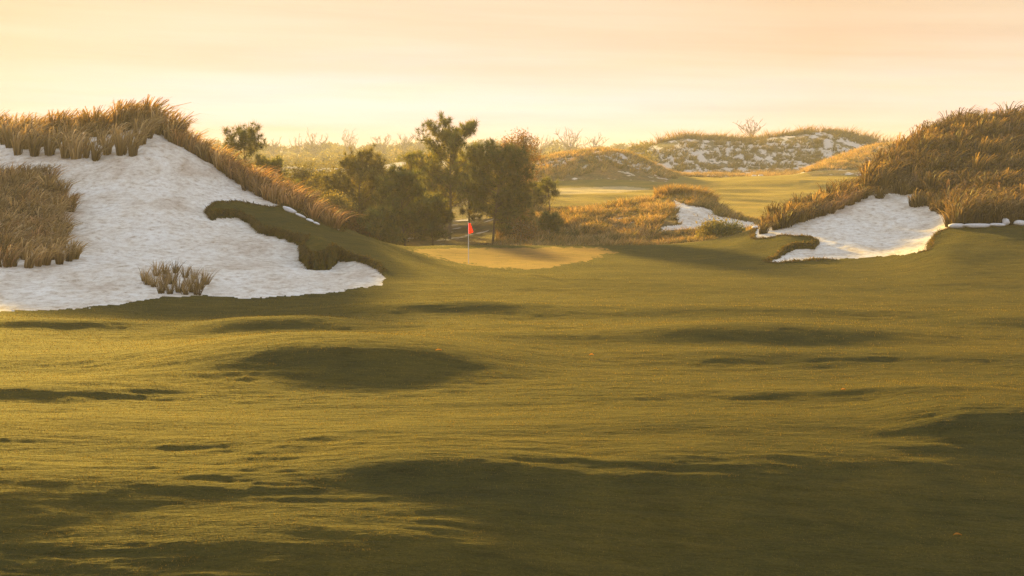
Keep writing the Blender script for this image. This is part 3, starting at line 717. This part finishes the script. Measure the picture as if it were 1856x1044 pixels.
bare_tree(428, 150, 256, 42, 'thin bare shrub left of the lone pine', 9, name='bare_shrub')
# woods far away
def woods(name, pxr, D0, n, hh, label, spread=18, w=1.0):
    parts = []
    for i in range(n):
        px = rng.uniform(*pxr); D = D0 + rng.uniform(-spread, spread); X, Y = xy(px, D); g = float(gz(X, Y)); h = hh * rng.uniform(.6, 1.25) * (1 + .9 * float(pnoise(px / 34, 0.5, 3)) + .5 * float(pnoise(px / 9, 0.5, 5)))
        m = 120; c = rng.normal(0, 1, (m, 3)) * [h * .33, h * .33, h * .26] + [0, 0, h * .55]; c[:, 2] = np.clip(c[:, 2], .1, h)
        c += [X, Y, g]; d = rng.normal(0, 1, (m, 3)); d /= np.linalg.norm(d, axis=1)[:, None]; sz = h * .14 * w
        col = np.array(OLV)[rng.integers(0, 4)] * rng.uniform(.6, 1.1) * np.ones((m, 3))
        parts.append(blades(c, d, np.full(m, sz), np.full(m, sz * .9), np.zeros((m, 3)), 1, col, col, 0, .9))
    v, p, c = merge(parts); return tag(mkmesh(name, v, p, M_LEAF, c), label, 'woods', kind='stuff')
woods('distant_woods', (-300, 2150), 775, 1100, 3.6, 'pale hazy treeline along the horizon', 60, 2.0)
woods('distant_woods', (380, 1180), 560, 800, 2.6, 'grey gold woodland fading into haze beyond the ridge', 130, 1.9)
woods('distant_woods', (440, 1130), 350, 420, 1.1, 'olive woods on the middle ridge beyond the hollow', 10)
woods('distant_woods', (440, 960), 285, 460, 1.2, 'brush on the near ridge beyond the hollow', 20)
woods('distant_woods', (480, 980), 215, 420, 1.4, 'brush filling the far side of the hollow', 30)
woods('distant_woods', (960, 1180), 300, 160, 2.0, 'hazy thicket behind the second dunes', 20)

# ------------------------------------------------------------------ sandbags
m, nt = newmat('white_sandbag'); Pp = pos(nt); n1 = noise(nt, Pp, 9, 4, .6)
surf(nt, ramp(nt, n1, [(.3, (.66, .67, .68)), (.7, (.82, .82, .82))]), .7, bump(nt, n1, .5, .05), .3); M_BAG = m
def bag(px, py, lenpx, hpx, label, rng_d, D=None, tilt=0, group=None):
    X, Y = to_ground(px, py, *rng_d)
    if D: Y = D; X = xy(px, D)[0]
    a = lenpx / F * Y * .5; b = .30; c = hpx / F * Y * .5
    nu, nv = 20, 12; u = np.linspace(0, 2 * np.pi, nu, endpoint=False); w = np.linspace(-np.pi / 2, np.pi / 2, nv)
    sg = lambda t, e: np.sign(t) * np.abs(t) ** e
    U, W = np.meshgrid(u, w); x = a * sg(np.cos(W), .5) * sg(np.cos(U), .6); y = b * sg(np.cos(W), .5) * sg(np.sin(U), .7); zz = c * sg(np.sin(W), .7)
    s = int(abs(px * 7 + py)) % 97
    f = 1 + .22 * pnoise(x / .35 + s, y / .35 + zz / .2, 3); pinch = 1 - .35 * np.exp(-((np.abs(x) - a) / (.15)) ** 2)
    Vv = np.stack([x * f, y * f, zz * f * pinch], -1).reshape(-1, 3); ix = np.arange(nu * nv).reshape(nv, nu)
    q = np.stack([ix[:-1], np.roll(ix, -1, 1)[:-1], np.roll(ix, -1, 1)[1:], ix[1:]], -1).reshape(-1, 4)
    o = mkmesh('sandbag', Vv, [q], M_BAG, smooth=True); o.location = (X, Y, float(gz(X, Y)) + c * .75); o.rotation_euler = (0, tilt, rng.normal(0, .08))
    return tag(o, label, 'sandbag', group)
G1 = 'white sandbags along the foot of the right dune'; G2 = 'white sandbags on the crest above the turf tongue'
bag(1734, 413, 30, 9, 'leftmost white sandbag of the line at the foot of the right dune', (72, 90), group=G1)
bag(1772, 412, 50, 8, 'long white sandbag in the middle of the line at the foot of the right dune', (72, 90), group=G1)
bag(1808, 410, 26, 6, 'thin white sandbag beside the upright one at the foot of the right dune', (72, 90), group=G1)
bag(1823, 408, 10, 15, 'short upright white sandbag standing at the foot of the right dune', (72, 90), group=G1)
bag(1848, 408, 22, 10, 'white sandbag at the right edge of the photo under the dark grass', (72, 90), group=G1)
bag(1882, 408, 34, 8, 'white sandbag just past the last one under the dark grass', (72, 90), group=G1)
bag(1372, 411, 18, 7, 'single short white sandbag at the left tip of the right bunker', (80, 96))
for (px, py, l, h, lb) in [(525, 384, 26, 8, 'thick white sandbag highest on the crest above the turf tongue'), (545, 393, 20, 5, 'second white sandbag down the crest above the turf tongue'), (562, 401, 14, 4, 'small white sandbag third down the crest above the turf tongue'), (574, 407, 12, 4, 'smallest white sandbag lowest on the crest above the turf tongue')]:
    bag(px, py, l, h, lb, (75, 92), tilt=.42, group=G2)
bag(1364, 320, 10, 5, 'left of two tiny white sandbags at the foot of the far dunes', (200, 300), D=257)
bag(1376, 319, 10, 6, 'right of two tiny white sandbags at the foot of the far dunes', (200, 300), D=257)
o = bag(615, 306, 15, 6, 'small white tarp showing above the scrub beyond the rusty grass', (200, 300), D=215); o.name = 'white_tarp'; o['category'] = 'tarp'; o.location.z = float(zat(308, 215))
e = None

# ------------------------------------------------------------------ flagstick
fx, fy = xy(849, 78.0)[0], 78.0; fx = (849 - CX) / F * 78.0
root = bpy.data.objects.new('golf_flagstick', None); C.objects.link(root); root.location = (fx, fy, float(gz(fx, fy)))
tag(root, 'thin white golf flagstick with a small red flag standing in the green', 'flagstick')
m, nt = newmat('white_paint'); surf(nt, (.8, .78, .76), .35, None, .5); M_WP = m
m, nt = newmat('red_cloth'); surf(nt, (.85, .02, .015), .7, None, .2, trans=.45, tcol=(1.0, .03, .02)); M_RED = m
hp = float(zat(404, 78)) - float(gz(fx, fy))
v, p, c = tube(np.array([[0, 0, -.1], [0, 0, hp * .5], [0, 0, hp]]), [.022, .019, .016], 10); mkmesh('pole', v, p, M_WP, c, True, root)
v, p, c = tube(np.array([[0, 0, hp], [0, 0, hp + .03]]), [.024, .006], 10); mkmesh('finial', v, p, M_WP, c, True, root)
nu, nv = 10, 14; Vv = []
for side in (0, .006):
    for j in range(nv):
        for i in range(nu):
            t = i / (nu - 1); s = j / (nv - 1)                # s: top to bottom
            wmax = .03 + .25 * (.25 + .75 * s ** 1.1) * (1 if s < .84 else 1 - (s - .84) * 1.2)
            Vv.append([.016 + t * wmax, side + .035 * math.sin(t * 7 + s * 2) * t, hp - .02 - s * .58 + (.10 * t if s > .7 else 0) * (s - .7) * 3])
Vv = np.array(Vv); ix = np.arange(nu * nv).reshape(nv, nu); q = np.stack([ix[:-1, :-1], ix[:-1, 1:], ix[1:, 1:], ix[1:, :-1]], -1).reshape(-1, 4)
mkmesh('flag', Vv[:nu * nv], [q], M_RED, smooth=True, parent=root)

# ------------------------------------------------------------------ fairway grass blades
def turf_blades(n, Dr, h0, w0, name, label):
    u = rng.uniform(0, 1, n); i0, i1 = 1 / Dr[1], 1 / Dr[0]; D = 1 / (i0 + (i1 - i0) * u); px = rng.uniform(-60, 1916, n); X, Y = xy(px, D)
    ok = look((cls == 0) | ((cls == 1) & (rng.random(cls.shape) < .1)), X, Y); X, Y = X[ok], Y[ok]; n = len(X)
    base = np.stack([X, Y, gz(X, Y) - .004], -1); th = np.abs(rng.normal(0, .45, n)); a = rng.uniform(0, 2 * np.pi, n)
    d = np.stack([np.sin(th) * np.cos(a), np.sin(th) * np.sin(a), np.cos(th)], -1); sc = np.clip(Y / 30, .8, 1.7)
    dens = sstep(-.5, .5, fbm(X / 1.2, Y / .5, 2, 95))
    col = np.array([(.05, .05, .012), (.08, .072, .014), (.13, .105, .018), (.22, .17, .05)])[rng.integers(0, 4, n)]
    v, p, c = blades(base, d, h0 * rng.uniform(.5, 1.2, n) * sc * (.6 + .6 * dens), w0 * sc * rng.uniform(.6, 1.3, n), np.zeros((n, 3)), 1, col, col * 1.2, 0, 1.0)
    return tag(mkmesh(name, v, p, M_BLADE, c), label, 'grass', kind='stuff')
turf_blades(420000, (14, 88), .034, .008, 'grass', 'short mown grass blades over the rolling fairway')
# a few dropped leaves on the mown grass
for px, py, ww, where in [(795, 639, .17, 'right of the long shaded hollow'), (1072, 647, .13, 'near the middle of the fairway'), (1528, 712, .12, 'on the sunlit rise towards the right'), (1735, 976, .15, 'in the dark shade at the lower right')]:
    X, Y = to_ground(px, py, 15, 60); t = np.linspace(0, 1, 9); wv = np.sin(np.pi * t) ** .8 * ww * .2
    Vv = np.concatenate([np.stack([(t - .5) * ww, wv, .02 + .03 * np.sin(t * 3)], -1), np.stack([(t - .5) * ww, 0 * t, .008 + .02 * np.sin(t * 3)], -1), np.stack([(t - .5) * ww, -wv, .02 + .035 * np.sin(t * 3)], -1)])
    ix = np.arange(27).reshape(3, 9); q = np.stack([ix[:-1, :-1], ix[:-1, 1:], ix[1:, 1:], ix[1:, :-1]], -1).reshape(-1, 4)
    o = mkmesh('fallen_leaf', Vv, [q], M_TUFT, np.tile([.55, .25, .04], (27, 1)), True); o.location = (X, Y, float(gz(X, Y)) + .025); o.rotation_euler = (.1, .05, rng.uniform(-.4, .4))
    tag(o, 'small orange fallen leaf lying on the grass ' + where, 'leaf')
# longer fringe on the bunker lips
edgeM = (blur(SAND | SANDR, 1, 2) > .02) & turf & (YY > 46)
lip = edgeM & ((lobeL > .2) | (lobeR > .15) | (core > .1))
r, c_ = np.nonzero(lip & (PXI > 360) & (PXI < 1800)); sel = rng.integers(0, len(r), 42000); r, c_ = r[sel], c_[sel]
X = XX[r, c_] + rng.normal(0, .04, len(r)); Y = YY[r, c_] + rng.normal(0, .05, len(r)); n = len(X)
d = np.stack([rng.normal(-.25, .35, n), rng.normal(-.6, .35, n), rng.normal(-.1, .35, n)], -1); d /= np.linalg.norm(d, axis=1)[:, None]
cl = np.array([(.07, .065, .025), (.10, .085, .03), (.16, .11, .04)])[rng.integers(0, 3, n)]
v, p, c = blades(np.stack([X, Y, gz(X, Y)], -1), d, rng.uniform(.10, .42, n), np.full(n, .03), np.tile([0, 0, -.06], (n, 1)), 2, cl, cl * 1.3, .2, .9)
tag(mkmesh('lip_grass', v, p, M_BLADE, c), 'shaggy grass fringe hanging over the bunker lips', 'grass', kind='stuff')
# dry stalks and litter on the sand
r, c_ = np.nonzero(SAND | SANDR); sel = rng.integers(0, len(r), 900); r, c_ = r[sel], c_[sel]; X = XX[r, c_]; Y = YY[r, c_]; n = len(X)
a = rng.normal(0, .5, n); d = np.stack([np.cos(a), np.sin(a) * .6, rng.uniform(0, .25, n)], -1); cl = np.array([(.25, .17, .08), (.35, .25, .13), (.14, .10, .05)])[rng.integers(0, 3, n)]
v, p, c = blades(np.stack([X, Y, gz(X, Y) + .01], -1), d, rng.uniform(.1, .5, n), np.full(n, .02), np.tile([0, 0, -.03], (n, 1)), 2, cl, cl, 0, .6)
tag(mkmesh('dry_stalks', v, p, M_TUFT, c), 'scattered dry stalks lying on the white sand', 'stalks', kind='stuff')

# ------------------------------------------------------------------ haze
hz = bpy.data.meshes.new('haze'); x0, x1, y0, y1, z0, z1 = -1800, 1800, -60, 1800, -8, 34
hv = [(x, y, zz) for x in (x0, x1) for y in (y0, y1) for zz in (z0, z1)]
hz.from_pydata(hv, [], [(0, 1, 3, 2), (4, 6, 7, 5), (0, 4, 5, 1), (2, 3, 7, 6), (0, 2, 6, 4), (1, 5, 7, 3)])
ho = bpy.data.objects.new('haze', hz); C.objects.link(ho); tag(ho, 'thin golden evening haze lying over the dunes', 'haze', kind='stuff')
m, nt = newmat('haze_air'); pv = N(nt, 'ShaderNodeVolumePrincipled'); pv.inputs['Color'].default_value = (.92, .92, 1.0, 1); pv.inputs['Density'].default_value = .00047; pv.inputs['Anisotropy'].default_value = .1
out = N(nt, 'ShaderNodeOutputMaterial'); nt.links.new(pv.outputs[0], out.inputs['Volume']); hz.materials.append(m)

# ------------------------------------------------------------------ light and sky
sd = bpy.data.lights.new('sun', 'SUN'); sd.energy = 4.4; sd.angle = math.radians(2.2); sd.color = (1, .64, .10)
so = bpy.data.objects.new('sun', sd); C.objects.link(so)
az, el = math.radians(SUN_AZ), math.radians(SUN_EL)
sv = Vector((math.sin(az) * math.cos(el), math.cos(az) * math.cos(el), math.sin(el))); so.rotation_euler = sv.to_track_quat('Z', 'Y').to_euler()
W = bpy.data.worlds.new('World'); SC.world = W; W.use_nodes = True; nt = W.node_tree; nt.nodes.clear()
sky = N(nt, 'ShaderNodeTexSky', sky_type='NISHITA', sun_disc=False); sky.sun_elevation = el; sky.sun_rotation = az % (2 * math.pi); sky.dust_density = 3; sky.air_density = 1.0
tc = N(nt, 'ShaderNodeTexCoord'); sep = N(nt, 'ShaderNodeSeparateXYZ'); nt.links.new(tc.outputs['Generated'], sep.inputs[0])
# high veil of thin cloud, mapped on a plane overhead
def mth(op, a, b=None):
    n = N(nt, 'ShaderNodeMath', operation=op)
    for i, v in enumerate((a, b)):
        if v is None: continue
        if isinstance(v, (int, float)): n.inputs[i].default_value = v
        else: nt.links.new(v, n.inputs[i])
    return n.outputs[0]
zc = mth('ADD', mth('MAXIMUM', sep.outputs[2], 0.0), .05)
cmb = N(nt, 'ShaderNodeCombineXYZ'); nt.links.new(mth('DIVIDE', sep.outputs[0], zc), cmb.inputs[0]); nt.links.new(mth('DIVIDE', sep.outputs[1], zc), cmb.inputs[1])
nz = noise(nt, cmb.outputs[0], .35, 5, .55); nz2 = noise(nt, cmb.outputs[0], 1.1, 5, .6, (.35, 1, 1))
zz = mth('ADD', sep.outputs[2], mth('MULTIPLY', mth('SUBTRACT', nz, .5), .07)); zz = mth('ADD', zz, mth('MULTIPLY', mth('SUBTRACT', nz2, .5), .035))
G = 10.0 / 2 ** EXPO
def cs(r, g, b, k=1.0):
    f = lambda v: ((v / 255 + .055) / 1.055) ** 2.4 if v > 10 else v / 255 / 12.92
    return tuple(f(v) * k * G for v in (r, g, b))
mr = N(nt, 'ShaderNodeMapRange'); nt.links.new(zz, mr.inputs[0]); mr.inputs[1].default_value = -.02; mr.inputs[2].default_value = .48
st = [(-.02, cs(242, 200, 165)), (.005, cs(246, 202, 186)), (.022, cs(248, 211, 216)), (.042, cs(250, 229, 232)), (.056, cs(249, 230, 222)), (.078, cs(246, 222, 202)), (.115, cs(240, 216, 188)), (.2, cs(250, 228, 204)), (.45, cs(232, 238, 248))]
veil = ramp(nt, mr.outputs[0], [((p + .02) / .5, tuple(min(v, 99) for v in c)) for p, c in st])
# brighter towards the sun, greyer to the sides
dt = N(nt, 'ShaderNodeVectorMath', operation='DOT_PRODUCT'); nt.links.new(tc.outputs['Generated'], dt.inputs[0]); dt.inputs[1].default_value = (math.sin(math.radians(-4)), math.cos(math.radians(-4)), 0)
side = ramp(nt, dt.outputs['Value'], [(0, (.79, .83, .90)), (.5, (.80, .87, .95)), (.90, (.95, .93, .90)), (.958, (.985, .885, .79)), (.985, (1.0, .985, .97)), (.995, (1.0, 1.0, 1.0)), (1, (1.01, 1.01, 1.01))])
veil = mixc(nt, 1.0, veil, side, 'MULTIPLY')
cb2 = N(nt, 'ShaderNodeCombineXYZ'); nt.links.new(mth('MULTIPLY', sep.outputs[0], 2.2), cb2.inputs[0]); nt.links.new(mth('MULTIPLY', sep.outputs[1], 2.2), cb2.inputs[1]); nt.links.new(mth('ADD', mth('MULTIPLY', sep.outputs[2], 55.0), mth('MULTIPLY', sep.outputs[0], 2.0)), cb2.inputs[2])
streak = ramp(nt, noise(nt, cb2.outputs[0], 1.0, 6, .6), [(.36, (.93, .915, .90)), (.5, (1, 1, 1)), (.66, (1.06, 1.07, 1.09))])
veil = mixc(nt, 1.0, veil, streak, 'MULTIPLY')
fin = mixc(nt, .996, sky.outputs[0], veil)
bg = N(nt, 'ShaderNodeBackground'); nt.links.new(fin, bg.inputs[0]); bg.inputs[1].default_value = .1
wo = N(nt, 'ShaderNodeOutputWorld'); nt.links.new(bg.outputs[0], wo.inputs[0])

# ------------------------------------------------------------------ camera, colour
cd = bpy.data.cameras.new('camera'); cam = bpy.data.objects.new('camera', cd); C.objects.link(cam)
cd.sensor_width = 36; cd.lens = 36 * F / 1856; cd.clip_end = 6000; cd.clip_start = .1
cam.location = (0, 0, H); cam.rotation_euler = (math.pi / 2 - PITCH, 0, 0); SC.camera = cam
SC.view_settings.view_transform = 'Standard'; SC.view_settings.look = 'None'; SC.view_settings.exposure = EXPO; SC.view_settings.gamma = 1
SC.cycles.volume_bounces = 0; SC.cycles.max_bounces = 6; SC.cycles.diffuse_bounces = 3; SC.cycles.transmission_bounces = 4; SC.cycles.transparent_max_bounces = 8
SC.cycles.use_denoising = True; SC.cycles.denoising_input_passes = 'RGB_ALBEDO_NORMAL'; SC.cycles.denoising_prefilter = 'NONE'; SC.cycles.sample_clamp_indirect = 6
